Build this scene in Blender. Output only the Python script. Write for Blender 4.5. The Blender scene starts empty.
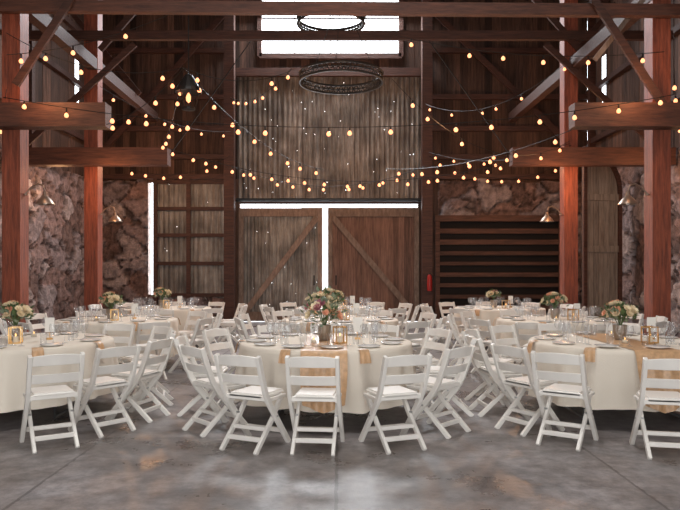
import bpy, bmesh, math, random
from mathutils import Vector, Matrix, noise
random.seed(7)
S = bpy.context.scene
C = S.collection
try:
    S.view_settings.view_transform = 'Standard'
except Exception: pass

# ---------------------------------------------------------------- materials
def newmat(name):
    m = bpy.data.materials.new(name); m.use_nodes = True
    nt = m.node_tree
    return m, nt, nt.nodes['Principled BSDF']
def N(nt, t, **kw):
    n = nt.nodes.new(t)
    for k, v in kw.items(): setattr(n, k, v)
    return n
def plain(name, col, rough=0.5, metal=0.0, spec=0.5, bump=0, bscale=40, var=0.0, sheen=0):
    m, nt, b = newmat(name)
    b.inputs['Base Color'].default_value = (*col, 1)
    b.inputs['Roughness'].default_value = rough
    b.inputs['Metallic'].default_value = metal
    b.inputs['Specular IOR Level'].default_value = spec
    tc = N(nt, 'ShaderNodeTexCoord')
    no = N(nt, 'ShaderNodeTexNoise'); no.inputs['Scale'].default_value = bscale
    nt.links.new(tc.outputs['Object'], no.inputs['Vector'])
    if var:
        r = N(nt, 'ShaderNodeValToRGB')
        r.color_ramp.elements[0].color = (*[c*(1-var) for c in col], 1)
        r.color_ramp.elements[1].color = (*[min(1, c*(1+var)) for c in col], 1)
        r.color_ramp.elements[0].position = .3; r.color_ramp.elements[1].position = .7
        nt.links.new(no.outputs['Fac'], r.inputs['Fac'])
        nt.links.new(r.outputs['Color'], b.inputs['Base Color'])
    if bump:
        bp = N(nt, 'ShaderNodeBump'); bp.inputs['Strength'].default_value = bump
        bp.inputs['Distance'].default_value = .01
        nt.links.new(no.outputs['Fac'], bp.inputs['Height'])
        nt.links.new(bp.outputs['Normal'], b.inputs['Normal'])
    return m
def wood(name, c0, c1, stretch=(6, 6, .6), rough=.75, island=.5):
    m, nt, b = newmat(name)
    tc = N(nt, 'ShaderNodeTexCoord'); mp = N(nt, 'ShaderNodeMapping')
    mp.inputs['Scale'].default_value = stretch
    nt.links.new(tc.outputs['Object'], mp.inputs['Vector'])
    no = N(nt, 'ShaderNodeTexNoise'); no.inputs['Scale'].default_value = 3; no.inputs['Detail'].default_value = 6
    no.inputs['Roughness'].default_value = .7
    nt.links.new(mp.outputs['Vector'], no.inputs['Vector'])
    r = N(nt, 'ShaderNodeValToRGB')
    r.color_ramp.elements[0].color = (*c0, 1); r.color_ramp.elements[1].color = (*c1, 1)
    r.color_ramp.elements[0].position = .32; r.color_ramp.elements[1].position = .68
    nt.links.new(no.outputs['Fac'], r.inputs['Fac'])
    g = N(nt, 'ShaderNodeNewGeometry')
    ma = N(nt, 'ShaderNodeMapRange'); ma.inputs['To Min'].default_value = 1-island; ma.inputs['To Max'].default_value = 1+island
    nt.links.new(g.outputs['Random Per Island'], ma.inputs['Value'])
    mx = N(nt, 'ShaderNodeVectorMath', operation='SCALE')
    nt.links.new(r.outputs['Color'], mx.inputs[0]); nt.links.new(ma.outputs['Result'], mx.inputs['Scale'])
    nt.links.new(mx.outputs['Vector'], b.inputs['Base Color'])
    b.inputs['Roughness'].default_value = rough
    bp = N(nt, 'ShaderNodeBump'); bp.inputs['Strength'].default_value = .5; bp.inputs['Distance'].default_value = .02
    nt.links.new(no.outputs['Fac'], bp.inputs['Height']); nt.links.new(bp.outputs['Normal'], b.inputs['Normal'])
    return m

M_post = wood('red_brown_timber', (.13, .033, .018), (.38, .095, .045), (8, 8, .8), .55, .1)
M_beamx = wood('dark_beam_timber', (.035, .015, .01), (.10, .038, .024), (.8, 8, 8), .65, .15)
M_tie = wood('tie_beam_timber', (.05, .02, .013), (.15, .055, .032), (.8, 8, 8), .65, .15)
M_siding = wood('barn_siding', (.03, .016, .011), (.12, .062, .042), (7, 7, .5), .85, .65)
M_doorw = wood('door_planks', (.09, .048, .036), (.25, .14, .10), (7, 7, .5), .8, .35)
M_brace = wood('grey_board', (.14, .095, .07), (.31, .22, .17), (5, 5, 1.5), .8, .2)
M_arch = wood('weathered_door', (.16, .12, .09), (.4, .32, .25), (6, 6, .5), .8, .25)

def rusty(name, c0, c1, c2, holes=0.0):
    m, nt, b = newmat(name)
    tc = N(nt, 'ShaderNodeTexCoord'); mp = N(nt, 'ShaderNodeMapping')
    mp.inputs['Scale'].default_value = (5, 5, .5)
    nt.links.new(tc.outputs['Object'], mp.inputs['Vector'])
    no = N(nt, 'ShaderNodeTexNoise'); no.inputs['Scale'].default_value = 2.2; no.inputs['Detail'].default_value = 7
    no.inputs['Roughness'].default_value = .75
    nt.links.new(mp.outputs['Vector'], no.inputs['Vector'])
    r = N(nt, 'ShaderNodeValToRGB'); e = r.color_ramp.elements
    e[0].color = (*c0, 1); e[0].position = .33; e[1].color = (*c2, 1); e[1].position = .68
    k = e.new(.5); k.color = (*c1, 1)
    nt.links.new(no.outputs['Fac'], r.inputs['Fac'])
    n2 = N(nt, 'ShaderNodeTexNoise'); n2.inputs['Scale'].default_value = 1.3; n2.inputs['Detail'].default_value = 5
    nt.links.new(tc.outputs['Object'], n2.inputs['Vector'])
    m2 = N(nt, 'ShaderNodeMapRange'); m2.inputs['From Min'].default_value = .35; m2.inputs['From Max'].default_value = .65
    m2.inputs['To Min'].default_value = .55; m2.inputs['To Max'].default_value = 1.3
    nt.links.new(n2.outputs['Fac'], m2.inputs['Value'])
    g = N(nt, 'ShaderNodeNewGeometry')
    ma = N(nt, 'ShaderNodeMapRange'); ma.inputs['To Min'].default_value = .75; ma.inputs['To Max'].default_value = 1.2
    nt.links.new(g.outputs['Random Per Island'], ma.inputs['Value'])
    mu = N(nt, 'ShaderNodeMath', operation='MULTIPLY'); nt.links.new(m2.outputs[0], mu.inputs[0]); nt.links.new(ma.outputs[0], mu.inputs[1])
    sc = N(nt, 'ShaderNodeVectorMath', operation='SCALE'); nt.links.new(r.outputs['Color'], sc.inputs[0]); nt.links.new(mu.outputs[0], sc.inputs['Scale'])
    nt.links.new(sc.outputs['Vector'], b.inputs['Base Color'])
    b.inputs['Roughness'].default_value = .5; b.inputs['Metallic'].default_value = .2
    if holes:
        v = N(nt, 'ShaderNodeTexVoronoi'); v.inputs['Scale'].default_value = 4.5
        nt.links.new(tc.outputs['Object'], v.inputs['Vector'])
        lt = N(nt, 'ShaderNodeMath', operation='LESS_THAN'); lt.inputs[1].default_value = holes
        nt.links.new(v.outputs['Distance'], lt.inputs[0])
        tr = N(nt, 'ShaderNodeBsdfTransparent'); mx = N(nt, 'ShaderNodeMixShader')
        nt.links.new(lt.outputs[0], mx.inputs[0]); nt.links.new(b.outputs[0], mx.inputs[1]); nt.links.new(tr.outputs[0], mx.inputs[2])
        nt.links.new(mx.outputs[0], nt.nodes['Material Output'].inputs['Surface'])
    return m
M_metal = rusty('corrugated_iron', (.08, .058, .046), (.24, .205, .175), (.46, .43, .39), .05)
M_metal2 = rusty('corrugated_iron_grey', (.13, .11, .095), (.28, .255, .225), (.45, .43, .39), .04)
M_roof = rusty('roof_iron', (.03, .02, .015), (.06, .04, .03), (.1, .07, .05))

m, nt, b = newmat('rubble_stone'); M_stone = m
at = N(nt, 'ShaderNodeAttribute'); at.attribute_name = 'stone'
sp = N(nt, 'ShaderNodeSeparateColor'); nt.links.new(at.outputs['Color'], sp.inputs['Color'])
r = N(nt, 'ShaderNodeValToRGB'); e = r.color_ramp.elements
e[0].color = (.14, .085, .07, 1); e[1].color = (.42, .33, .30, 1)
k = e.new(.35); k.color = (.27, .17, .145, 1); k = e.new(.7); k.color = (.25, .2, .2, 1)
nt.links.new(sp.outputs['Green'], r.inputs['Fac'])
tc = N(nt, 'ShaderNodeTexCoord'); no = N(nt, 'ShaderNodeTexNoise'); no.inputs['Scale'].default_value = 5; no.inputs['Detail'].default_value = 9
no.inputs['Roughness'].default_value = .7
nt.links.new(tc.outputs['Object'], no.inputs['Vector'])
mr = N(nt, 'ShaderNodeMapRange'); mr.inputs['From Min'].default_value = .3; mr.inputs['From Max'].default_value = .7
mr.inputs['To Min'].default_value = .35; mr.inputs['To Max'].default_value = 1.6
nt.links.new(no.outputs['Fac'], mr.inputs['Value'])
sc = N(nt, 'ShaderNodeVectorMath', operation='SCALE'); nt.links.new(r.outputs['Color'], sc.inputs[0]); nt.links.new(mr.outputs['Result'], sc.inputs['Scale'])
mx = N(nt, 'ShaderNodeMix', data_type='RGBA'); mx.inputs['A'].default_value = (.04, .027, .024, 1)
nt.links.new(sp.outputs['Red'], mx.inputs['Factor']); nt.links.new(sc.outputs['Vector'], mx.inputs['B'])
nt.links.new(mx.outputs['Result'], b.inputs['Base Color']); b.inputs['Roughness'].default_value = .9
bp = N(nt, 'ShaderNodeBump'); bp.inputs['Strength'].default_value = 1; bp.inputs['Distance'].default_value = .08
nt.links.new(no.outputs['Fac'], bp.inputs['Height']); nt.links.new(bp.outputs['Normal'], b.inputs['Normal'])

m, nt, b = newmat('stained_concrete'); M_floor = m
tc = N(nt, 'ShaderNodeTexCoord')
n1 = N(nt, 'ShaderNodeTexNoise'); n1.inputs['Scale'].default_value = .8; n1.inputs['Detail'].default_value = 9; n1.inputs['Roughness'].default_value = .65
n2 = N(nt, 'ShaderNodeTexNoise'); n2.inputs['Scale'].default_value = 7; n2.inputs['Detail'].default_value = 8; n2.inputs['Roughness'].default_value = .7
for n in (n1, n2): nt.links.new(tc.outputs['Object'], n.inputs['Vector'])
r = N(nt, 'ShaderNodeValToRGB'); e = r.color_ramp.elements
e[0].color = (.105, .086, .08, 1); e[0].position = .34; e[1].color = (.33, .305, .305, 1); e[1].position = .68
nt.links.new(n1.outputs['Fac'], r.inputs['Fac'])
mr = N(nt, 'ShaderNodeMapRange'); mr.inputs['From Min'].default_value = .3; mr.inputs['From Max'].default_value = .7
mr.inputs['To Min'].default_value = .5; mr.inputs['To Max'].default_value = 1.35
nt.links.new(n2.outputs['Fac'], mr.inputs['Value'])
sc = N(nt, 'ShaderNodeVectorMath', operation='SCALE'); nt.links.new(r.outputs['Color'], sc.inputs[0]); nt.links.new(mr.outputs['Result'], sc.inputs['Scale'])
br = N(nt, 'ShaderNodeTexBrick'); br.offset = 0; br.inputs['Scale'].default_value = 1
br.inputs['Brick Width'].default_value = 2.1; br.inputs['Row Height'].default_value = 3.0; br.inputs['Mortar Size'].default_value = .012
ad = N(nt, 'ShaderNodeVectorMath', operation='MULTIPLY_ADD'); ad.inputs[1].default_value = (.05, .05, .05)
nt.links.new(n2.outputs['Color'], ad.inputs[0]); nt.links.new(tc.outputs['Object'], ad.inputs[2])
nt.links.new(ad.outputs[0], br.inputs['Vector'])
ml = N(nt, 'ShaderNodeMath', operation='MULTIPLY'); ml.inputs[1].default_value = .55; nt.links.new(br.outputs['Fac'], ml.inputs[0])
mx = N(nt, 'ShaderNodeMix', data_type='RGBA'); mx.inputs['B'].default_value = (.05, .042, .042, 1)
nt.links.new(ml.outputs[0], mx.inputs['Factor']); nt.links.new(sc.outputs['Vector'], mx.inputs['A'])
nt.links.new(mx.outputs['Result'], b.inputs['Base Color'])
mr2 = N(nt, 'ShaderNodeMapRange'); mr2.inputs['From Min'].default_value = .35; mr2.inputs['From Max'].default_value = .65
mr2.inputs['To Min'].default_value = .22; mr2.inputs['To Max'].default_value = .5
nt.links.new(n1.outputs['Fac'], mr2.inputs['Value']); nt.links.new(mr2.outputs['Result'], b.inputs['Roughness'])
bp = N(nt, 'ShaderNodeBump'); bp.inputs['Strength'].default_value = .3; bp.inputs['Distance'].default_value = .01
nt.links.new(n2.outputs['Fac'], bp.inputs['Height']); nt.links.new(bp.outputs['Normal'], b.inputs['Normal'])

M_chair = plain('white_resin', (.83, .80, .75), .35, var=.04, bscale=6)
M_pad = plain('white_vinyl_pad', (.82, .79, .74), .45, bump=.1)
M_bolt = plain('steel_bolt', (.5, .5, .5), .3, 1)
M_cloth = plain('ivory_tablecloth', (.78, .71, .61), .9, bump=.3, bscale=120)
M_gold = plain('gold_satin', (.58, .36, .20), .38, bump=.2, bscale=25, var=.15)
M_plate = plain('white_china', (.78, .76, .73), .15)
M_black = plain('black_iron', (.015, .013, .012), .5, .3)
M_tleg = plain('grey_steel_leg', (.25, .25, .25), .4, .7)
M_vase = plain('galvanised_pot', (.32, .26, .2), .4, .5)
M_leaf = plain('foliage', (.09, .14, .05), .6, var=.4, bscale=30)
M_leaf2 = plain('eucalyptus', (.20, .25, .17), .6, var=.3, bscale=30)
M_cream = plain('cream_petals', (.85, .72, .5), .7, var=.1)
M_peach = plain('peach_petals', (.80, .42, .27), .7, var=.15)
M_mauve = plain('mauve_petals', (.45, .16, .2), .7, var=.2)
M_brass = plain('brass', (.70, .42, .16), .3, .8)
M_wax = plain('candle_wax', (.85, .75, .58), .5)
M_card = plain('white_card', (.85, .83, .78), .7)
M_red = plain('red_enamel', (.35, .015, .012), .3)
M_shade = plain('galvanised_shade', (.3, .22, .17), .35, .6)
m, nt, b = newmat('clear_glass'); M_glass = m
tr = N(nt, 'ShaderNodeBsdfTransparent'); tr.inputs[0].default_value = (.95, .96, .97, 1)
gl = N(nt, 'ShaderNodeBsdfGlossy'); gl.inputs['Roughness'].default_value = .12
df = N(nt, 'ShaderNodeBsdfTranslucent'); df.inputs[0].default_value = (.95, .95, .95, 1)
lw = N(nt, 'ShaderNodeLayerWeight'); lw.inputs[0].default_value = .5
pw = N(nt, 'ShaderNodeMath', operation='POWER'); pw.inputs[1].default_value = 2.2
nt.links.new(lw.outputs['Facing'], pw.inputs[0])
mm_ = N(nt, 'ShaderNodeMapRange'); mm_.inputs['To Min'].default_value = .07; mm_.inputs['To Max'].default_value = .75
nt.links.new(pw.outputs[0], mm_.inputs['Value'])
gd = N(nt, 'ShaderNodeMixShader'); gd.inputs[0].default_value = .4
nt.links.new(gl.outputs[0], gd.inputs[1]); nt.links.new(df.outputs[0], gd.inputs[2])
mx = N(nt, 'ShaderNodeMixShader'); nt.links.new(mm_.outputs[0], mx.inputs[0]); nt.links.new(tr.outputs[0], mx.inputs[1]); nt.links.new(gd.outputs[0], mx.inputs[2])
nt.links.new(mx.outputs[0], nt.nodes['Material Output'].inputs['Surface'])
def emis(name, col, st):
    m, nt, b = newmat(name)
    b.inputs['Base Color'].default_value = (*col, 1)
    b.inputs['Emission Color'].default_value = (*col, 1); b.inputs['Emission Strength'].default_value = st
    try: m.cycles.emission_sampling = 'NONE'
    except Exception: pass
    return m
M_bulb = emis('warm_bulb', (1, .38, .17), 2.3)
M_flame = emis('candle_flame', (1, .5, .15), 4)

# ---------------------------------------------------------------- mesh helpers
PARENT = None
def finish(bm, name, mats, loc=(0, 0, 0), rotz=0, smooth=False, bevel=0):
    if bevel:
        bmesh.ops.bevel(bm, geom=[e for e in bm.edges if len(e.link_faces) == 2 and e.calc_face_angle(0) > .6], offset=bevel, segments=2, affect='EDGES', clamp_overlap=True)
    bmesh.ops.recalc_face_normals(bm, faces=bm.faces)
    me = bpy.data.meshes.new(name); bm.to_mesh(me); bm.free()
    for mm in mats: me.materials.append(mm)
    if smooth:
        for p in me.polygons: p.use_smooth = True
        try: me.set_sharp_from_angle(angle=math.radians(40))
        except Exception: pass
    return place(me, name, loc, rotz)
def place(me, name, loc, rotz=0, sc=1):
    o = bpy.data.objects.new(name, me); o.location = loc; o.rotation_euler = (0, 0, rotz); o.scale = (sc, sc, sc)
    C.objects.link(o)
    if PARENT: o.parent = PARENT
    return o
def empty(name):
    o = bpy.data.objects.new(name, None); C.objects.link(o); return o
def hexa(bm, v, mat=0):
    vs = [bm.verts.new(p) for p in v]
    for f in ((0, 1, 2, 3), (7, 6, 5, 4), (0, 4, 5, 1), (1, 5, 6, 2), (2, 6, 7, 3), (3, 7, 4, 0)):
        fc = bm.faces.new([vs[i] for i in f]); fc.material_index = mat
def box(bm, x0, x1, y0, y1, z0, z1, mat=0):
    hexa(bm, [(x0, y0, z0), (x1, y0, z0), (x1, y1, z0), (x0, y1, z0), (x0, y0, z1), (x1, y0, z1), (x1, y1, z1), (x0, y1, z1)], mat)
def beam(bm, p0, p1, w, h, mat=0):
    p0 = Vector(p0); p1 = Vector(p1); d = (p1-p0).normalized()
    up = Vector((0, 0, 1)) if abs(d.z) < .95 else Vector((0, 1, 0))
    s = d.cross(up).normalized()*w/2; u = s.normalized().cross(d).normalized()*h/2
    hexa(bm, [p0-s-u, p0+s-u, p0+s+u, p0-s+u, p1-s-u, p1+s-u, p1+s+u, p1-s+u], mat)
def sweepyz(bm, pts, x, w, h, mat=0):
    rings = []
    n = len(pts)
    for i, (y, z) in enumerate(pts):
        a = Vector(pts[max(i-1, 0)]); c = Vector(pts[min(i+1, n-1)])
        t = (c-a).normalized(); nrm = Vector((-t.y, t.x))*h/2
        rings.append([bm.verts.new((x+sx*w/2, y+sn*nrm.x, z+sn*nrm.y)) for sx, sn in ((-1, -1), (1, -1), (1, 1), (-1, 1))])
    for a, b2 in zip(rings, rings[1:]):
        for i in range(4):
            f = bm.faces.new([a[i], a[(i+1) % 4], b2[(i+1) % 4], b2[i]]); f.material_index = mat
    bm.faces.new(rings[0]).material_index = mat; bm.faces.new(rings[-1][::-1]).material_index = mat
def tube(bm, pts, r, seg=6, mat=0, cap=True):
    rings = []; n = len(pts); pts = [Vector(p) for p in pts]
    for i, p in enumerate(pts):
        t = (pts[min(i+1, n-1)]-pts[max(i-1, 0)]).normalized()
        up = Vector((0, 0, 1)) if abs(t.z) < .9 else Vector((0, 1, 0))
        s = t.cross(up).normalized(); u = s.cross(t)
        rr = r[i] if isinstance(r, (list, tuple)) else r
        rings.append([bm.verts.new(p+(s*math.cos(a)+u*math.sin(a))*rr) for a in [2*math.pi*k/seg for k in range(seg)]])
    for a, b2 in zip(rings, rings[1:]):
        for i in range(seg):
            f = bm.faces.new([a[i], a[(i+1) % seg], b2[(i+1) % seg], b2[i]]); f.material_index = mat
    if cap:
        bm.faces.new(rings[0]).material_index = mat; bm.faces.new(rings[-1][::-1]).material_index = mat
def lathe(bm, prof, seg=16, mat=0, o=(0, 0, 0)):
    rings = []
    for r, z in prof:
        if r < 1e-5: rings.append([bm.verts.new((o[0], o[1], o[2]+z))])
        else: rings.append([bm.verts.new((o[0]+r*math.cos(2*math.pi*k/seg), o[1]+r*math.sin(2*math.pi*k/seg), o[2]+z)) for k in range(seg)])
    for a, b2 in zip(rings, rings[1:]):
        for i in range(seg):
            j = (i+1) % seg
            if len(a) == 1 and len(b2) == 1: continue
            if len(a) == 1: f = bm.faces.new([a[0], b2[j], b2[i]])
            elif len(b2) == 1: f = bm.faces.new([a[i], a[j], b2[0]])
            else: f = bm.faces.new([a[i], a[j], b2[j], b2[i]])
            f.material_index = mat

# ---------------------------------------------------------------- room shell
W = 7.5; YB = 20.0; YF = -3.5; ZS = 4.25; ZE = 9.2; ZR = 12.5
bm = bmesh.new(); box(bm, -W-.5, W+.5, YF-1, YB+.5, -.2, 0)
finish(bm, 'floor', [M_floor])

def stone_panel(bm, fn, u0, u1, z0, z1, step=.07, depth=.16, top_jag=.15):
    lay = bm.loops.layers.float_color.get('stone') or bm.loops.layers.float_color.new('stone')
    nu = max(2, int((u1-u0)/step)); nz = max(2, int((z1-z0)/step))
    g = []; data = {}
    for i in range(nu+1):
        row = []
        for j in range(nz+1):
            u = u0+(u1-u0)*i/nu; z = z0+(z1-z0)*j/nz
            q = Vector((u*1.25, z*1.9, fn(0, 0, 0)[0]*.37+fn(0,0,0)[1]*.11))
            q += noise.noise_vector(Vector((u*1.2, z*1.2, 3)))*.7+noise.noise_vector(Vector((u*4, z*4, 3)))*.16
            ds, ps = noise.voronoi(q)
            ed = ds[1]-ds[0]
            mo = min(1, max(0, (ed-.0)/.12))
            hsh = (math.sin(ps[0].x*12.9898+ps[0].y*78.233)*43758.5453) % 1
            d = depth*(math.sqrt(mo)*(.4+.6*hsh))+.05*noise.noise(Vector((u*4, z*4, 1)))+.03*noise.noise(Vector((u*9, z*9, 1)))
            zz = z
            if j == nz: zz += top_jag*noise.noise(Vector((u*1.3, 9, 1)))
            v = bm.verts.new(fn(u, zz, d)); data[v] = (.1+.9*mo, hsh, 0, 1); row.append(v)
        g.append(row)
    for i in range(nu):
        for j in range(nz):
            f = bm.faces.new([g[i][j], g[i+1][j], g[i+1][j+1], g[i][j+1]]); f.smooth = False
            for l in f.loops: l[lay] = data[l.vert]
def planks_x(bm, x0, x1, z0, z1, y, t=.03, w=.22, gap=.0, gapch=.0, mat=0, jag=0):
    x = x0
    while x < x1-.02:
        ww = min(w*random.uniform(.75, 1.2), x1-x)
        g = gap if random.random() < gapch else -.004
        yy = y+random.uniform(-.008, .008)
        box(bm, x, x+ww-g, yy, yy+t, z0-random.uniform(0, jag), z1+random.uniform(0, jag), mat)
        x += ww
def planks_y(bm, y0, y1, z0, z1, x, t=.03, w=.22, gap=.0, gapch=.0, mat=0):
    y = y0
    while y < y1-.02:
        ww = min(w*random.uniform(.75, 1.2), y1-y)
        g = gap if random.random() < gapch else -.004
        xx = x+random.uniform(-.008, .008)
        box(bm, xx, xx+t, y, y+ww-g, z0, z1, mat)
        y += ww
def corr(bm, x0, x1, z0, z1, y, pitch=.11, amp=.022, mat=0, sheet=.62):
    x = x0
    while x < x1-.01:
        xe = min(x+sheet*random.uniform(.6, 1.2), x1); yy = y+random.uniform(-.02, .01); zt = z1+random.uniform(-.03, .03)
        n = max(2, int((xe-x+.03)/(pitch/6)))
        a = []
        for i in range(n+1):
            xx = x+(xe-x+.03)*i/n; o = amp*math.sin(2*math.pi*xx/pitch)
            a.append((bm.verts.new((xx, yy+o, z0)), bm.verts.new((xx, yy+o, zt))))
        for p, q in zip(a, a[1:]):
            f = bm.faces.new([p[0], q[0], q[1], p[1]]); f.material_index = mat; f.smooth = True
        x = xe

# side walls
for sgn, nm in ((-1, 'wall_left'), (1, 'wall_right')):
    bm = bmesh.new()
    fn = (lambda u, z, d, s=sgn: (s*(W-d), u, z))
    stone_panel(bm, fn, 6.5, YB, 0, ZS)
    xo = sgn*(W+.07); xi = sgn*(W+.45)
    box(bm, min(xo, xi), max(xo, xi), YF, YB+.3, 0, ZS-.08, 0)
    px_ = sgn*(W+.05)
    planks_y(bm, YF, 18.75, ZS-.15, ZE+.1, px_, w=.26, gap=.035, gapch=.3, mat=1)
    planks_y(bm, 19.1, YB, ZS-.15, ZE+.1, px_, w=.26, mat=1)
    planks_y(bm, 18.75, 19.1, ZS-.15, 6.3, px_, w=.35, mat=1); planks_y(bm, 18.75, 19.1, 7.7, ZE+.1, px_, w=.35, mat=1)
    for z in (5.3, 6.8, 8.3):
        box(bm, *sorted((sgn*(W+.04), sgn*(W-.1))), YF, YB, z, z+.14, 2)
    y = 1.0
    while y < YB:
        box(bm, *sorted((sgn*(W+.04), sgn*(W-.14))), y, y+.16, ZS, ZE, 2); y += 3.7
    finish(bm, nm, [M_stone, M_siding, M_beamx])

# back wall
DX0, DX1 = -3.05, 2.38     # door opening
DZ = 3.45
bm = bmesh.new()
fnb = lambda u, z, d: (u, YB-d, z)
stone_panel(bm, fnb, -W, -5.80, 0, ZS)
stone_panel(bm, fnb, 2.95, W, 3.05, ZS)
stone_panel(bm, fnb, 6.7, W, 0, 3.05)
stone_panel(bm, fnb, -5.8, -3.4, 0, .75)
box(bm, -W, -5.82, YB+.07, YB+.4, 0, ZS); box(bm, 2.95, W, YB+.07, YB+.4, 3.05, ZS); box(bm, 6.7, W, YB+.07, YB+.4, 0, 3.05)
box(bm, -5.8, -3.4, YB+.07, YB+.4, 0, .75)
box(bm, -3.45, DX0+.02, YB-.05, YB+.12, 0, 4.3, 1); box(bm, DX1-.02, 2.97, YB-.05, YB+.12, 0, 4.3, 1)
planks_x(bm, -W, -3.05, ZS-.05, 12.0, YB+.03, mat=1)
planks_x(bm, 2.42, W, ZS-.05, 12.0, YB+.03, mat=1)
planks_x(bm, -3.1, -2.44, 7.3, 12.0, YB+.04, mat=1)
planks_x(bm, 1.85, 2.5, 7.3, 12.0, YB+.04, mat=1)
planks_x(bm, -2.44, 1.85, 7.3, 8.0, YB+.03, mat=1)
planks_x(bm, -2.44, 1.85, 10.6, 12.5, YB+.03, mat=1)
corr(bm, -3.1, 2.42, 3.72, 7.42, YB-.02, mat=3, pitch=.15, amp=.028)
box(bm, -3.1, 2.45, YB+.04, YB+.09, 3.56, 3.80, 2)
corr(bm, -5.62, -3.3, .5, 4.25, YB, mat=4, pitch=.15)
for z in (.75, 1.7, 2.55, 3.35, 4.15):
    box(bm, -5.62, -3.3, YB-.12, YB-.04, z, z+.11, 2)
box(bm, -4.62, -4.5, YB-.14, YB-.05, .5, 4.3, 2)
box(bm, -5.62, -5.5, YB-.14, YB-.05, .5, 4.3, 2)
for z in (4.3, 4.9, 5.75, 6.7, 8.1, 9.3):
    box(bm, -W, -3.3, YB-.12, YB+.02, z, z+.15, 2)
    box(bm, 2.65, W, YB-.12, YB+.02, z, z+.15, 2)
box(bm, -3.2, 2.6, YB-.2, YB-.05, 7.38, 7.62, 2)
for p, q in (((-7.3, 4.9), (-3.5, 9.2)), ((7.3, 4.9), (2.9, 9.2))):
    beam(bm, (p[0], YB-.2, p[1]), (q[0], YB-.2, q[1]), .1, .16, 2)
finish(bm, 'wall_back', [M_stone, M_siding, M_beamx, M_metal, M_metal2])

bm = bmesh.new()
planks_x(bm, -W, -4.5, 0, 10, YF, mat=0); planks_x(bm, 4.5, W, 0, 10, YF, mat=0); planks_x(bm, -4.5, 4.5, 5, 12, YF, mat=0)
finish(bm, 'wall_front', [M_siding])
bm = bmesh.new()
hexa(bm, [(-W-.6, YF-.3, ZE-.1), (0, YF-.3, ZR), (0, YB+.5, ZR), (-W-.6, YB+.5, ZE-.1), (-W-.6, YF-.3, ZE), (0, YF-.3, ZR+.1), (0, YB+.5, ZR+.1), (-W-.6, YB+.5, ZE)])
hexa(bm, [(W+.6, YF-.3, ZE-.1), (0, YF-.3, ZR), (0, YB+.5, ZR), (W+.6, YB+.5, ZE-.1), (W+.6, YF-.3, ZE), (0, YF-.3, ZR+.1), (0, YB+.5, ZR+.1), (W+.6, YB+.5, ZE)])
y = 0
while y < YB:
    for s in (-1, 1): beam(bm, (s*W, y, ZE-.2), (0, y, ZR-.15), .12, .2, 1)
    y += 1.85
finish(bm, 'ceiling', [M_roof, M_beamx])

# window
bm = bmesh.new()
wx0, wx1, wz0, wz1 = -2.44, 1.85, 8.0, 10.6
for a in ((wx0-.06, wx0+.08, wz0, wz1), (wx1-.08, wx1+.06, wz0, wz1), (wx0, wx1, wz0-.06, wz0+.1), (wx0, wx1, wz1-.08, wz1+.06)):
    box(bm, a[0], a[1], YB-.08, YB+.1, a[2], a[3])
for i in (1, 2, 3):
    x = wx0+(wx1-wx0)*i/4; box(bm, x-.012, x+.012, YB-.03, YB+.03, wz0, wz1)
box(bm, wx0, wx1, YB-.03, YB+.03, 9.15, 9.18)
finish(bm, 'window_1', [M_beamx, M_glass])

# doors
def barn_door(name, x0, x1, left):
    bm = bmesh.new()
    if left: corr(bm, x0, x1-.03, .02, DZ-.02, YB+.02, mat=1, pitch=.11)
    else: planks_x(bm, x0, x1, .02, DZ, YB+.0, w=.17, mat=2)
    y0, y1 = YB-.09, YB-.03
    box(bm, x0, x1, y0, y1, DZ-.28, DZ-.02, 0)
    box(bm, x0, x1, y0, y1, .02, .3, 0)
    box(bm, x0, x0+.14, y0, y1, .3, DZ-.28, 0); box(bm, x1-.14, x1, y0, y1, .3, DZ-.28, 0)
    if left: beam(bm, (x1-.16, YB-.07, DZ-.3), (x0+.2, YB-.07, .3), .06, .17, 0)
    else: beam(bm, (x0+.16, YB-.07, DZ-.3), (x1-.2, YB-.07, .3), .06, .17, 0)
    xh = x1-.25 if left else x0+.25
    box(bm, xh-.02, xh+.02, y0-.05, y0, 1.1, 1.4, 3)
    finish(bm, name, [M_brace, M_metal2, M_doorw, M_black])
barn_door('door_1', DX0, -.53, True)
barn_door('door_2', -.37, DX1, False)
bm = bmesh.new(); box(bm, DX0-.2, DX1+.2, YB-.14, YB-.1, 3.62, 3.72)
tube(bm, [(DX0-.2, YB-.17, 3.66), (DX1+.2, YB-.17, 3.66)], .03, 8)
finish(bm, 'door_track_rail', [M_black])

bm = bmesh.new()
box(bm, 2.85, 6.72, YB+.0, YB+.06, .1, 3.1, 1)
z = .35
while z < 2.9:
    hh = random.uniform(.09, .16)
    box(bm, 2.95, 6.65, YB-.09, YB-.02, z, z+hh, 0); z += hh+random.uniform(.16, .24)
for x in (2.87, 6.6): box(bm, x, x+.13, YB-.14, YB-.03, .05, 3.1, 0)
box(bm, 2.85, 6.75, YB-.2, YB-.03, 3.02, 3.2, 0)
finish(bm, 'door_3', [wood('slat_wood', (.05, .025, .018), (.14, .065, .042), (.6, 6, 6), .8, .4), plain('dark_backing', (.012, .009, .008), .9)])

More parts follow.
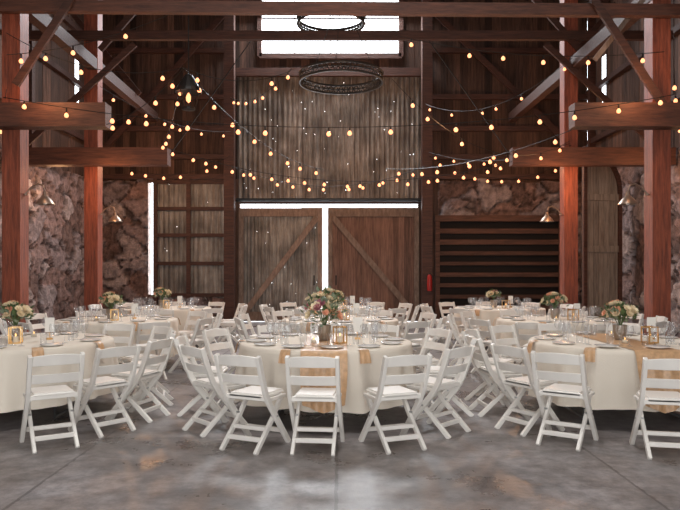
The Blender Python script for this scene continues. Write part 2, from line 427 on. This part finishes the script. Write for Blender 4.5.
# timber frames
def post(x, y, w, z1, name='post', mat=M_post):
    bm = bmesh.new()
    box(bm, -w/2, w/2, -w/2, w/2, .12, z1); box(bm, -w/2-.06, w/2+.06, -w/2-.06, w/2+.06, 0, .12, 1)
    finish(bm, name, [mat, M_brace], (x, y, 0), bevel=.012)
def bobj(name, p0, p1, w, h, mat=M_beamx, bev=.01):
    bm = bmesh.new(); beam(bm, p0, p1, w, h); finish(bm, name, [mat], bevel=bev)
PARENT = empty('timber_frame')
PX = {(-1, 11.0): -5.4, (1, 11.0): 5.28, (-1, 14.8): -5.52, (1, 14.8): 5.12}
for s in (-1, 1):
    for y in (11.0, 14.8):
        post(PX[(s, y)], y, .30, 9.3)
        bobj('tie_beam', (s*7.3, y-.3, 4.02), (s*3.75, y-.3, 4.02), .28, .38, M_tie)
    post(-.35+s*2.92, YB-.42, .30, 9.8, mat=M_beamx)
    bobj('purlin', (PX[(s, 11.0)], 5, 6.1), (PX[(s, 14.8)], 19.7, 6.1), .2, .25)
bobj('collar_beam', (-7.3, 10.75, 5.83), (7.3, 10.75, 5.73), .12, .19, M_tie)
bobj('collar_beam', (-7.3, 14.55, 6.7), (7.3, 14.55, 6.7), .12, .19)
bobj('knee_brace', (-5.2, 10.6, 4.5), (-4.3, 10.6, 5.9), .06, .12)
bobj('diagonal_brace', (3.85, 10.6, 6.2), (5.3, 10.6, 4.0), .06, .12)
bobj('diagonal_brace', (4.2, 10.9, 5.0), (5.4, 10.9, 6.5), .05, .08, M_brace)
for s in (-1, 1):
    bobj('diagonal_brace', (s*4.5, 14.5, 6.5), (s*7.0, 14.5, 4.2), .06, .13)
    bobj('diagonal_brace', (s*5.3, 17.5, 6.2), (s*7.3, 17.5, 8.6), .06, .13)
    bobj('diagonal_brace', (s*3.0, 14.6, 9.0), (s*5.3, 14.6, 6.4), .06, .13)
def rod(name, p0, p1, r=.012):
    bm = bmesh.new(); tube(bm, [p0, p1], r, 6); finish(bm, name, [M_black])
rod('tie_rod', (-3.75, 14.6, 4.1), (-1.9, 14.6, 6.7)); rod('tie_rod', (3.75, 14.6, 4.1), (1.9, 14.6, 6.7))
PARENT = None

# half arched weathered door leaf
bm = bmesh.new()
nx = 7; w = .14
for i in range(nx):
    x0 = i*w; xm = x0+w/2
    zt = lambda x: 3.5+1.1*math.sqrt(max(0, 1-(x/1.02)**2))
    hexa(bm, [(x0+.003, 0, .05), (x0+w-.003, 0, .05), (x0+w-.003, .05, .05), (x0+.003, .05, .05),
              (x0+.003, 0, zt(x0)), (x0+w-.003, 0, zt(x0+w)), (x0+w-.003, .05, zt(x0+w)), (x0+.003, .05, zt(x0))])
for z in (.5, 2.0, 3.3): box(bm, .02, .95, -.05, 0, z, z+.16)
prev = None
for i in range(11):
    x = .98*math.sin(math.pi/2*i/10); z = 3.5+1.1*math.cos(math.pi/2*i/10)
    if prev: beam(bm, (prev[0], -.02, prev[1]), (x, -.02, z), .1, .1, 1)
    prev = (x, z)
beam(bm, (.98, -.02, 0), (.98, -.02, 3.5), .09, .09, 1)
beam(bm, (.04, -.02, 0), (.04, -.02, 4.5), .09, .09, 1)
finish(bm, 'arched_barn_door', [M_arch, M_tie], (6.1, 16.6, 0), math.radians(8))

# gooseneck barn lamps
def barn_lamp(x, y, z, s):
    bm = bmesh.new()
    lathe(bm, [(.03, .14), (.035, .07), (.06, .05), (.11, .0), (.15, -.06), (.155, -.075), (.145, -.07), (.1, -.01), (.0, .03)], 20, 0, (-s*.32, 0, 0))
    tube(bm, [(0, 0, .1), (-s*.08, 0, .2), (-s*.2, 0, .27), (-s*.29, 0, .24), (-s*.32, 0, .12)], .014, 8)
    lathe(bm, [(0, -.02), (.045, -.02), (.045, .0)], 10, 0, (0, 0, .1))
    lathe(bm, [(0, -.09), (.03, -.07), (.03, -.03), (0, 0)], 10, 1, (-s*.32, 0, 0))
    finish(bm, 'barn_lamp', [M_shade, M_card], (x, y, z), smooth=True)
# outer posts carry the lamp on the outer side (left) / inner side (right), as seen
barn_lamp(PX[(-1, 11.0)]+.17, 11.0, 2.7, -1); barn_lamp(PX[(-1, 14.8)]+.17, 14.8, 2.7, -1)
barn_lamp(PX[(1, 11.0)]-.17, 11.0, 2.7, 1); barn_lamp(PX[(1, 14.8)]-.17, 14.8, 2.7, 1)

# ring chandeliers
def chandelier(x, y, z, dia, topz, th=1.0):
    bm = bmesh.new(); R = dia/2; n = 48
    for zz, rr in ((0, R), (.15, R), (.075, R)):
        pts = [(rr*math.cos(2*math.pi*k/n), rr*math.sin(2*math.pi*k/n), zz) for k in range(n+1)]
        tube(bm, pts, (.022 if zz != .075 else .012)*th, 6, cap=False)
    for k in range(n):
        a = 2*math.pi*k/n; b2 = 2*math.pi*(k+1)/n
        tube(bm, [(R*math.cos(a), R*math.sin(a), 0), (R*math.cos(b2), R*math.sin(b2), .15)], .009*th, 4)
        tube(bm, [(R*math.cos(b2), R*math.sin(b2), 0), (R*math.cos(a), R*math.sin(a), .15)], .009*th, 4)
    for k in range(3):
        a = 2*math.pi*k/3+.4
        tube(bm, [(R*math.cos(a), R*math.sin(a), .15), (0, 0, 1.6)], .006*th, 5)
    tube(bm, [(0, 0, 1.6), (0, 0, topz-z)], .01*th, 6)
    lathe(bm, [(0, 1.55), (.03, 1.57), (.03, 1.63), (0, 1.65)], 10)
    finish(bm, 'ring_chandelier', [M_black], (x, y, z))
chandelier(.02, 12, 4.94, 1.5, ZR-.1)
chandelier(-.22, 16, 7.5, 1.6, ZR-.1, 1.6)

# string lights -----------------------------------------------------------
bm = bmesh.new()
def string(p0, p1, sag, sp=.62, hang=.1, size=1.0):
    p0 = Vector(p0); p1 = Vector(p1); L = (p1-p0).length; n = 24; pts = []
    for i in range(n+1):
        t = i/n; p = p0.lerp(p1, t); p.z -= 4*sag*t*(1-t); pts.append(p)
    tube(bm, pts, .006, 4)
    k = max(1, int(L/sp))
    for i in range(k):
        t = (i+.5+random.uniform(-.3, .3))/k
        p = p0.lerp(p1, t); p.z -= 4*sag*t*(1-t)
        hg = hang*random.uniform(.8, 1.6)
        tube(bm, [p, p-Vector((0, 0, hg*.5))], .014, 6)
        q = p-Vector((0, 0, hg*.5)); s = size
        lathe(bm, [(.0, 0), (.014*s, -.005), (.032*s, -.03*s), (.036*s, -.048*s), (.026*s, -.07*s), (0, -.08*s)], 8, 1, q)
H = (-2.6, 11.2, 4.5)
HS = (-2.6, 11.0, 4.9)
string((-5.3, 10.4, 4.25), (5.3, 10.4, 4.3), .5, .65)
string((-3.9, 14.4, 4.25), (5.0, 14.4, 4.3), .8, .42)
string((-5.3, 10.5, 4.95), (-2.2, 11.2, 6.2), .2, .75)
string((-5.3, 10.5, 5.3), HS, .3, .8)
string((-3.9, 14.4, 4.25), HS, .25, .6)
string(HS, (-.35, 14.5, 3.75), .35, .5)
string(HS, (-3.8, 10.6, 3.85), .15, .4)
string(HS, (-.9, 12, 5.15), .2, .7)
string((1.0, 12, 5.8), (5.3, 10.8, 5.1), .2, .7)
string((.95, 12, 5.0), (5.0, 14.4, 4.35), .75, .6)
string((2.5, 19.3, 4.6), (-3.2, 19.3, 4.6), .6, .5, size=1.2)
string((2.6, 19.3, 4.9), (6.9, 18.8, 4.9), .7, .45, size=1.2)
string((-3.2, 19.3, 4.9), (-6.9, 18.8, 4.9), .6, .5, size=1.2)
string((5.1, 14.6, 4.3), (2.6, 19.3, 5.0), .3, .6)
string((-5.3, 14.6, 5.6), (-3.2, 19.3, 5.6), .3, .8)
string((5.3, 10.5, 4.7), (7.2, 14, 4.6), .2, .6)
string((-5.3, 10.5, 4.4), (-7.2, 14, 4.6), .2, .6)
string((-3.2, 19.3, 6.6), (-.9, 12.6, 5.4), .3, .9); string((2.5, 19.3, 6.4), (5.1, 14.4, 6.2), .6, .9)
string((3.75, 10.7, 3.8), (1.0, 14.4, 3.75), .2, .6)
finish(bm, 'string_lights', [M_black, M_bulb])

bm = bmesh.new(); K = 1.35
tube(bm, [(0, 0, .28*K), (0, 0, 5.5)], .01, 6)
sl = lambda pr: [(a*K, b_*K) for a, b_ in pr]
lathe(bm, sl([(0, .3), (.05, .28), (.16, .1), (.17, .06), (.15, .07), (0, .12)]), 16)
for k in range(6):
    a = math.pi/3*k; tube(bm, [(.15*K*math.cos(a), .15*K*math.sin(a), .08*K), (.08*K*math.cos(a), .08*K*math.sin(a), -.15*K)], .009, 4)
lathe(bm, sl([(0, -.17), (.085, -.16), (.085, -.13), (0, -.13)]), 12)
lathe(bm, [(0, -.1), (.04, -.06), (.045, 0), (.02, .06), (0, .08)], 10, 1)
finish(bm, 'pendant_lantern', [M_black, M_bulb], (H[0], H[1]+.15, H[2]))

# ---------------------------------------------------------------- chair mesh
def chair_mesh():
    bm = bmesh.new()
    for s in (-1, 1):
        sweepyz(bm, [(-.275, .81), (-.225, .66), (-.165, .50), (-.105, .40), (.06, .2), (.23, 0.0)], s*.205, .034, .05)
        sweepyz(bm, [(.17, .43), (.02, .255), (-.26, 0.0)], s*.168, .03, .044)
        box(bm, s*.185-.012, s*.185+.012, -.13, .2, .405, .435)
    def slat(z0, z1, yb0, yb1, t=.022, bow=.022, crown=0):
        n = 8; rr = []
        for i in range(n+1):
            x = -.197+.394*i/n; k = (1-(x/.197)**2)
            o = -bow*k; zt = z1+crown*k
            rr.append([bm.verts.new(p) for p in ((x, yb0+o, z0), (x, yb0+o+t, z0), (x, yb1+o+t, zt), (x, yb1+o, zt))])
        for a, b2 in zip(rr, rr[1:]):
            for i in range(4): bm.faces.new([a[i], a[(i+1) % 4], b2[(i+1) % 4], b2[i]])
        bm.faces.new(rr[0]); bm.faces.new(rr[-1][::-1])
    slat(.72, .80, -.262, -.282, crown=.015)
    slat(.565, .645, -.203, -.232)
    box(bm, -.195, .195, .14, .165, .10, .14)
    box(bm, -.165, .165, -.175, -.15, .08, .12)
    box(bm, -.165, .165, -.09, -.07, .155, .19)
    box(bm, -.195, .195, -.15, -.125, .42, .46)
    bmesh.ops.bevel(bm, geom=list(bm.edges), offset=.004, segments=1, affect='EDGES', clamp_overlap=True)
    b2 = bmesh.new(); box(b2, -.172, .172, -.15, .215, .43, .475, 1)
    bmesh.ops.bevel(b2, geom=list(b2.edges), offset=.015, segments=3, affect='EDGES')
    me = bpy.data.meshes.new('t'); b2.to_mesh(me); b2.free(); bm.from_mesh(me)
    for s in (-1, 1):
        tube(bm, [(s*.16, -.0, .275), (s*.228, -.0, .275)], .008, 8, 2)
    for f in bm.faces: f.smooth = False
    bmesh.ops.recalc_face_normals(bm, faces=bm.faces)
    me = bpy.data.meshes.new('folding_chair'); bm.to_mesh(me); bm.free()
    for mm in (M_chair, M_pad, M_bolt): me.materials.append(mm)
    return me
CH = chair_mesh()

# table -------------------------------------------------------------------
TZ = .76
def cloth_mesh(seed):
    rnd = random.Random(seed); bm = bmesh.new(); seg = 144
    ph = [rnd.uniform(0, 6.28) for _ in range(4)]
    prof = [(.3, TZ, 0), (.6, TZ, 0), (.86, TZ, 0), (.905, TZ-.003, 0), (.918, TZ-.015, 0), (.922, TZ-.05, .006), (.93, TZ-.15, .018), (.945, TZ-.3, .034), (.965, TZ-.45, .05), (.98, .2, .06)]
    c = bm.verts.new((0, 0, TZ)); rings = []
    for r, z, a in prof:
        ring = []
        for k in range(seg):
            th = 2*math.pi*k/seg
            f = .6*math.cos(15*th+ph[0]+.8*math.sin(2*th+ph[1]))+.4*math.cos(23*th+ph[2])
            rr = r+a*f
            ring.append(bm.verts.new((rr*math.cos(th), rr*math.sin(th), z+(a*.25*math.cos(4*th+ph[3])))))
        rings.append(ring)
    for k in range(seg): bm.faces.new([c, rings[0][k], rings[0][(k+1) % seg]])
    for a, b2 in zip(rings, rings[1:]):
        for k in range(seg): bm.faces.new([a[k], a[(k+1) % seg], b2[(k+1) % seg], b2[k]])
    lathe(bm, [(0, TZ-.03), (.88, TZ-.03), (.895, TZ-.015), (.88, TZ-.006), (0, TZ-.006)], 48, 1)
    for sx in (-1, 1):
        for sy in (-1, 1):
            tube(bm, [(sx*.5, sy*.38, .0), (sx*.5, sy*.38, TZ-.04)], .016, 8, 1)
            tube(bm, [(sx*.5, sy*.38, .35), (sx*.15, sy*.38, TZ-.04)], .01, 6, 1)
        tube(bm, [(sx*.5, -.38, .02), (sx*.5, .38, .02)], .016, 8, 1)
        tube(bm, [(sx*.5, -.38, .35), (sx*.5, .38, .35)], .012, 8, 1)
    bmesh.ops.recalc_face_normals(bm, faces=bm.faces)
    me = bpy.data.meshes.new('banquet_table'); bm.to_mesh(me); bm.free()
    me.materials.append(M_cloth); me.materials.append(M_tleg)
    for p in me.polygons: p.use_smooth = True
    return me
CL = [cloth_mesh(i) for i in range(3)]
def lmesh(name, mats, build, smooth=True):
    bm = bmesh.new(); build(bm); bmesh.ops.recalc_face_normals(bm, faces=bm.faces)
    me = bpy.data.meshes.new(name); bm.to_mesh(me); bm.free()
    for mm in mats: me.materials.append(mm)
    if smooth:
        for p in me.polygons: p.use_smooth = True
    return me
WG = lmesh('wine_glass', [M_glass], lambda bm: lathe(bm, [(.034, .002), (.006, .012), (.004, .03), (.004, .085), (.012, .095), (.033, .12), (.040, .15), (.036, .185), (.032, .205)], 14))
TB = lmesh('water_glass', [M_glass], lambda bm: lathe(bm, [(0, .002), (.03, .002), (.036, .12)], 14))
PL = lmesh('dinner_plate', [M_plate], lambda bm: lathe(bm, [(0, 0), (.07, 0), (.112, .014), (.114, .018), (.07, .006), (0, .005)], 24))
VT = lmesh('votive_candle', [M_glass, M_wax, M_flame], lambda bm: (lathe(bm, [(0, 0), (.03, 0), (.034, .07)], 14), lathe(bm, [(0, .007), (.025, .007), (.025, .035), (0, .035)], 12, 1), lathe(bm, [(0, .037), (.006, .045), (0, .062)], 6, 2)))
def napkin(bm):
    pts = [(.87, .008), (.905, .008), (.932, .0), (.946, -.03), (.958, -.07), (.968, -.12)]
    rows = []
    for i, (r, z) in enumerate(pts):
        row = []
        for k in range(9):
            u = -1+2*k/8; fl = .005*math.cos(k*1.7+1)*(1 if i > 2 else .2)
            w = .045+.003*i
            row.append(bm.verts.new((u*w, -r-(fl if i > 2 else 0)+.6*(1-math.sqrt(1-(u*w)**2)), z+(fl if i <= 2 else 0))))
        rows.append(row)
    for a, b2 in zip(rows, rows[1:]):
        for k in range(8): bm.faces.new([a[k], a[k+1], b2[k+1], b2[k]])
NP = lmesh('napkin', [M_gold], napkin)
def runner(bm):
    rows = []; Wd = .22
    prof = [('t', y) for y in [.8, .6, .4, .2, 0, -.2, -.4, -.6, -.8]]+[('e', .905, .006), ('e', .928, -.006), ('e', .945, -.04), ('e', .965, -.1), ('e', .99, -.2), ('e', 1.015, -.3), ('e', 1.035, -.4), ('e', 1.05, -.48)]
    for i, p in enumerate(prof):
        row = []
        for k in range(17):
            u = -1+2*k/16; x = u*Wd
            if p[0] == 't': row.append(bm.verts.new((x, p[1], .006)))
            else:
                fo = .018*math.cos(k*1.15)*min(1, abs(p[2])*4)
                row.append(bm.verts.new((x*(1-.5*max(0, abs(p[2])-.25)), -math.sqrt(p[1]**2-x*x)-.008-fo, p[2]-.08*(1-abs(u))*(abs(p[2])*2))))
        rows.append(row)
    for a, b2 in zip(rows, rows[1:]):
        for k in range(16): bm.faces.new([a[k], a[k+1], b2[k+1], b2[k]])
RN = lmesh('table_runner', [M_gold], runner)
def lantern(bm):
    a = .055; h = .17
    for sx in (-1, 1):
        for sy in (-1, 1): box(bm, sx*a-.006, sx*a+.006, sy*a-.006, sy*a+.006, 0, h)
    for z in (0, h-.012):
        for s in (-1, 1):
            box(bm, -a, a, s*a-.006, s*a+.006, z, z+.012); box(bm, s*a-.006, s*a+.006, -a, a, z, z+.012)
    box(bm, -a, a, -a, a, 0, .006)
    lathe(bm, [(0, .007), (.028, .007), (.028, .07), (0, .07)], 12, 1)
    lathe(bm, [(0, .072), (.008, .085), (0, .105)], 8, 2)
LN = lmesh('candle_lantern', [M_brass, M_wax, M_flame], lantern, False)
def card(bm):
    box(bm, -.05, .05, -.002, .002, .08, .24); box(bm, -.03, .03, -.02, .02, 0, .02, 1); tube(bm, [(0, .006, .01), (0, .006, .16)], .004, 6, 1)
CD = lmesh('table_number_card', [M_card, M_brass], card, False)
def bouquet(seed, h=.42, spread=.2, nb=20):
    rnd = random.Random(seed)
    def b(bm):
        lathe(bm, [(0, 0), (.055, 0), (.07, .08), (.075, .16), (.07, .16), (.06, .02), (0, .02)], 20, 0)
        cz = .16+.1
        for i in range(130):
            th = rnd.uniform(0, 6.28); el = rnd.uniform(-.4, 1.5); R = spread*rnd.uniform(.5, 1.3)
            c = Vector((math.cos(th)*math.cos(el)*R, math.sin(th)*math.cos(el)*R, cz+math.sin(el)*R*(h-.16)/.3))
            d = (c-Vector((0, 0, cz-.1))).normalized(); d = (d+Vector((rnd.uniform(-.4, .4), rnd.uniform(-.4, .4), rnd.uniform(-.4, .3)))).normalized()
            s = d.cross(Vector((0, 0, 1))).normalized(); u = s.cross(d)
            L = rnd.uniform(.05, .1); w = L*.3; mi = rnd.choice((1, 1, 5))
            v = [bm.verts.new(p) for p in (c-d*L*.5, c-s*w+u*.006, c+d*L*.2-s*w*.7, c+d*L*.5, c+d*L*.2+s*w*.7, c+s*w+u*.006)]
            m0 = bm.verts.new(c-u*.008)
            for k in range(6):
                f = bm.faces.new([m0, v[k], v[(k+1) % 6]]); f.material_index = mi
        for i in range(24):
            th = rnd.uniform(0, 6.28); r = spread*rnd.uniform(.3, .9)
            tube(bm, [(0, 0, .12), (math.cos(th)*r*.5, math.sin(th)*r*.5, cz), (math.cos(th)*r, math.sin(th)*r, cz+rnd.uniform(.0, h-.2))], .003, 4, 1)
        for i in range(nb):
            th = i*2.4+rnd.uniform(-.3, .3); el = rnd.uniform(-.15, 1.45); R = spread*rnd.uniform(.65, 1.1)
            c = Vector((math.cos(th)*math.cos(el)*R, math.sin(th)*math.cos(el)*R, cz+math.sin(el)*R*(h-.16)/.28))
            d = (c-Vector((0, 0, cz-.05))).normalized(); s = d.cross(Vector((.1, .2, 1))).normalized(); u = s.cross(d)
            rr = rnd.uniform(.03, .056); mi = rnd.choice((2, 2, 2, 2, 3, 4, 2))
            for ring, (n, tilt, sz) in enumerate(((6, 1.15, 1.0), (5, .75, .8), (4, .35, .6))):
                for k in range(n):
                    a = 6.283*k/n+ring*.5
                    o = s*math.cos(a)+u*math.sin(a); t = -s*math.sin(a)+u*math.cos(a)
                    dirv = o*math.sin(tilt)+d*math.cos(tilt)
                    base = c+o*rr*.1; L = rr*sz*1.15; w = rr*sz*.62
                    v = [bm.verts.new(p) for p in (base-t*w*.35, base+t*w*.35, base+dirv*L*.6+t*w+d*.002, base+dirv*L+t*w*.5+d*L*.12, base+dirv*L-t*w*.5+d*L*.12, base+dirv*L*.6-t*w+d*.002)]
                    m0 = bm.verts.new(base+dirv*L*.55-d*L*.12)
                    for q in range(6):
                        f = bm.faces.new([m0, v[q], v[(q+1) % 6]]); f.material_index = mi
            lathe(bm, [(0, 0), (rr*.25, rr*.2), (rr*.22, rr*.5), (0, rr*.6)], 6, mi, c)
    return lmesh('flower_centerpiece', [M_vase, M_leaf, M_cream, M_peach, M_mauve, M_leaf2], b, False)
BQ = [bouquet(1, .50, .21, 32), bouquet(2, .36, .17, 20), bouquet(5, .33, .13, 14)]

tables = [
 (-.15, 7.1, 0, [(-2, 1.45), (-23, 1.5), (-52, 1.3), (24, 1.5), (51, 1.36), (-88, 1.28), (88, 1.28), (-124, 1.35), (124, 1.35), (180, 1.4), (-154, 1.4), (154, 1.4)], [(0, -.02, .06)], 1),
 (-3.42, 7.15, 1, [(-5, 1.45), (33, 1.66), (53, 1.47), (76, 1.38), (107, 1.3), (135, 1.4), (162, 1.42), (-172, 1.42), (-60, 1.45)], [(1, -.12, .05)], 0),
 (2.98, 7.1, 2, [(-10, 1.62), (-38, 1.6), (-56, 1.42), (25, 1.45), (60, 1.45), (-88, 1.3), (-118, 1.36), (-148, 1.4), (-175, 1.42), (155, 1.42)], [(1, .05, .06)], 1),
 (.0, 10.45, 1, None, [(2, -.1, .05)], 0),
 (-3.5, 10.4, 2, None, [(1, -.12, .05)], 0),
 (3.4, 10.4, 0, None, [(1, .0, .05)], 0),
 (.0, 13.75, 2, None, [(2, -.1, .05)], 0),
 (-3.6, 13.7, 0, None, [(1, -.1, .05)], 0),
 (3.3, 13.7, 1, None, [(2, -.1, .05)], 0),
]
for ti, (tx, ty, ci, chs, fl, rn) in enumerate(tables):
    place(CL[ci], 'banquet_table', (tx, ty, 0), 0)
    if chs is None:
        off = random.uniform(-10, 10)
        chs = [(off+i*36+random.uniform(-4, 4), 1.34+random.uniform(-.03, .05)) for i in range(10)]
    for ci2, (a, r) in enumerate(chs):
        t = math.radians(a)
        x = tx+math.sin(t)*r; y = ty-math.cos(t)*r
        place(CH, 'folding_chair', (x, y, 0), t+math.radians(random.uniform(-5, 5)))
        tt = 2*math.pi*ci2/len(chs)+.1
        onr = lambda th, rr: .009 if rn and abs(math.sin(th)*rr) < .36 else .001
        place(PL, 'dinner_plate', (tx+math.sin(tt)*.745, ty-math.cos(tt)*.745, TZ+onr(tt, .7)), t)
        for dth, rr, me, nm in ((.17, .55, WG, 'wine_glass'), (.31, .62, WG, 'wine_glass'), (.0, .53, TB, 'water_glass')):
            place(me, nm, (tx+math.sin(tt+dth)*rr, ty-math.cos(tt+dth)*rr, TZ+onr(tt+dth, rr)), t)
        if not (rn and abs(a) < 20) and ci2 % 2 == 1: place(NP, 'napkin', (tx, ty, TZ), t)
    if rn: place(RN, 'table_runner', (tx, ty, TZ), 0)
    zz = TZ+(.008 if rn else .001)
    for v, dx, dy in fl:
        place(BQ[v], 'flower_centerpiece', (tx+dx, ty+dy, zz), random.uniform(0, 6))
    fx = fl[0][1]; fy = fl[0][2]
    place(LN, 'candle_lantern', (tx+fx+.17, ty+fy-.33, zz), .3)
    place(CD, 'table_number_card', (tx+fx+.36, ty+fy+.04, zz), .1)
    place(VT, 'votive_candle', (tx+fx-.1, ty+fy-.36, zz), 0); place(VT, 'votive_candle', (tx+fx+.05, ty+fy+.34, zz), 0)

bm = bmesh.new()
lathe(bm, [(0, 0), (.07, 0), (.075, .02), (.075, .4), (.05, .46), (.02, .48), (0, .48)], 16, 0)
box(bm, -.02, .02, -.06, .04, .48, .52, 1); tube(bm, [(.02, -.03, .49), (.09, -.05, .42), (.1, -.06, .15)], .012, 6, 1)
box(bm, -.03, .03, .07, .088, .1, .4, 1)
finish(bm, 'fire_extinguisher', [M_red, M_black], (2.62, YB-.665, .95), smooth=True)

# ---------------------------------------------------------------- lights
def area(name, loc, rot, sx, sy, p, col, spread=180):
    l = bpy.data.lights.new(name, 'AREA'); l.shape = 'RECTANGLE'; l.size = sx; l.size_y = sy; l.energy = p; l.color = col
    l.spread = math.radians(spread)
    o = bpy.data.objects.new(name, l); o.location = loc; o.rotation_euler = [math.radians(a) for a in rot]; C.objects.link(o)
area('doorway_daylight', (0, YF+.2, 2.6), (82, 0, 0), 8.5, 4.6, 500, (1, .985, .97))
area('overhead_fill', (0, 5.5, 11.2), (10, 0, 0), 4.0, 5.0, 260, (1, .97, .94), 120)  # added overhead fill to brighten the foreground; the roof has no opening here
area('window_daylight', (-.3, YB-.25, 9.3), (-38, 0, 0), 4.1, 2.4, 1100, (.88, .94, 1))
area('door_gap_daylight', (-.45, YB-.12, 1.8), (-80, 0, 0), .13, 3.2, 110, (.95, .97, 1))
def pt(loc, p, col=(1, .50, .23), r=.15):
    l = bpy.data.lights.new('string_glow', 'POINT'); l.energy = p; l.color = col; l.shadow_soft_size = r
    o = bpy.data.objects.new('string_glow', l); o.location = loc; C.objects.link(o)
for x, y, z, p in ((-4.6, 10.2, 4.4, 24), (4.6, 10.2, 4.4, 24), (-2, 12.5, 4.0, 40), (2, 12.5, 4.0, 40), (0, 17.5, 4.3, 45), (4.8, 17.3, 4.2, 60), (-4.9, 17.3, 4.2, 70), (0, 10, 4.6, 40), (4.6, 14.1, 3.4, 40), (-4.9, 14.0, 3.4, 35), (0, 17.5, 6.8, 30), (-6.6, 15.5, 3.6, 30), (6.6, 13.5, 3.6, 30)):
    pt((x, y, z), p)

w = bpy.data.worlds.new('sky'); S.world = w; w.use_nodes = True; nt = w.node_tree
bg = nt.nodes['Background']
tc = N(nt, 'ShaderNodeTexCoord'); sx = N(nt, 'ShaderNodeSeparateXYZ'); nt.links.new(tc.outputs['Generated'], sx.inputs[0])
mr = N(nt, 'ShaderNodeMapRange'); mr.inputs['From Min'].default_value = -.2; mr.inputs['From Max'].default_value = .8
mr.inputs['To Min'].default_value = .8; mr.inputs['To Max'].default_value = 7
nt.links.new(sx.outputs['Y'], mr.inputs['Value']); nt.links.new(mr.outputs['Result'], bg.inputs['Strength'])
bg.inputs['Color'].default_value = (.9, .95, 1, 1)

cam = bpy.data.cameras.new('camera'); co = bpy.data.objects.new('camera', cam); C.objects.link(co)
co.location = (0, 0, 1.5); co.rotation_euler = (math.radians(90), 0, 0)
cam.sensor_width = 36; cam.lens = 35; cam.shift_y = 17/680; cam.clip_end = 200
S.camera = co
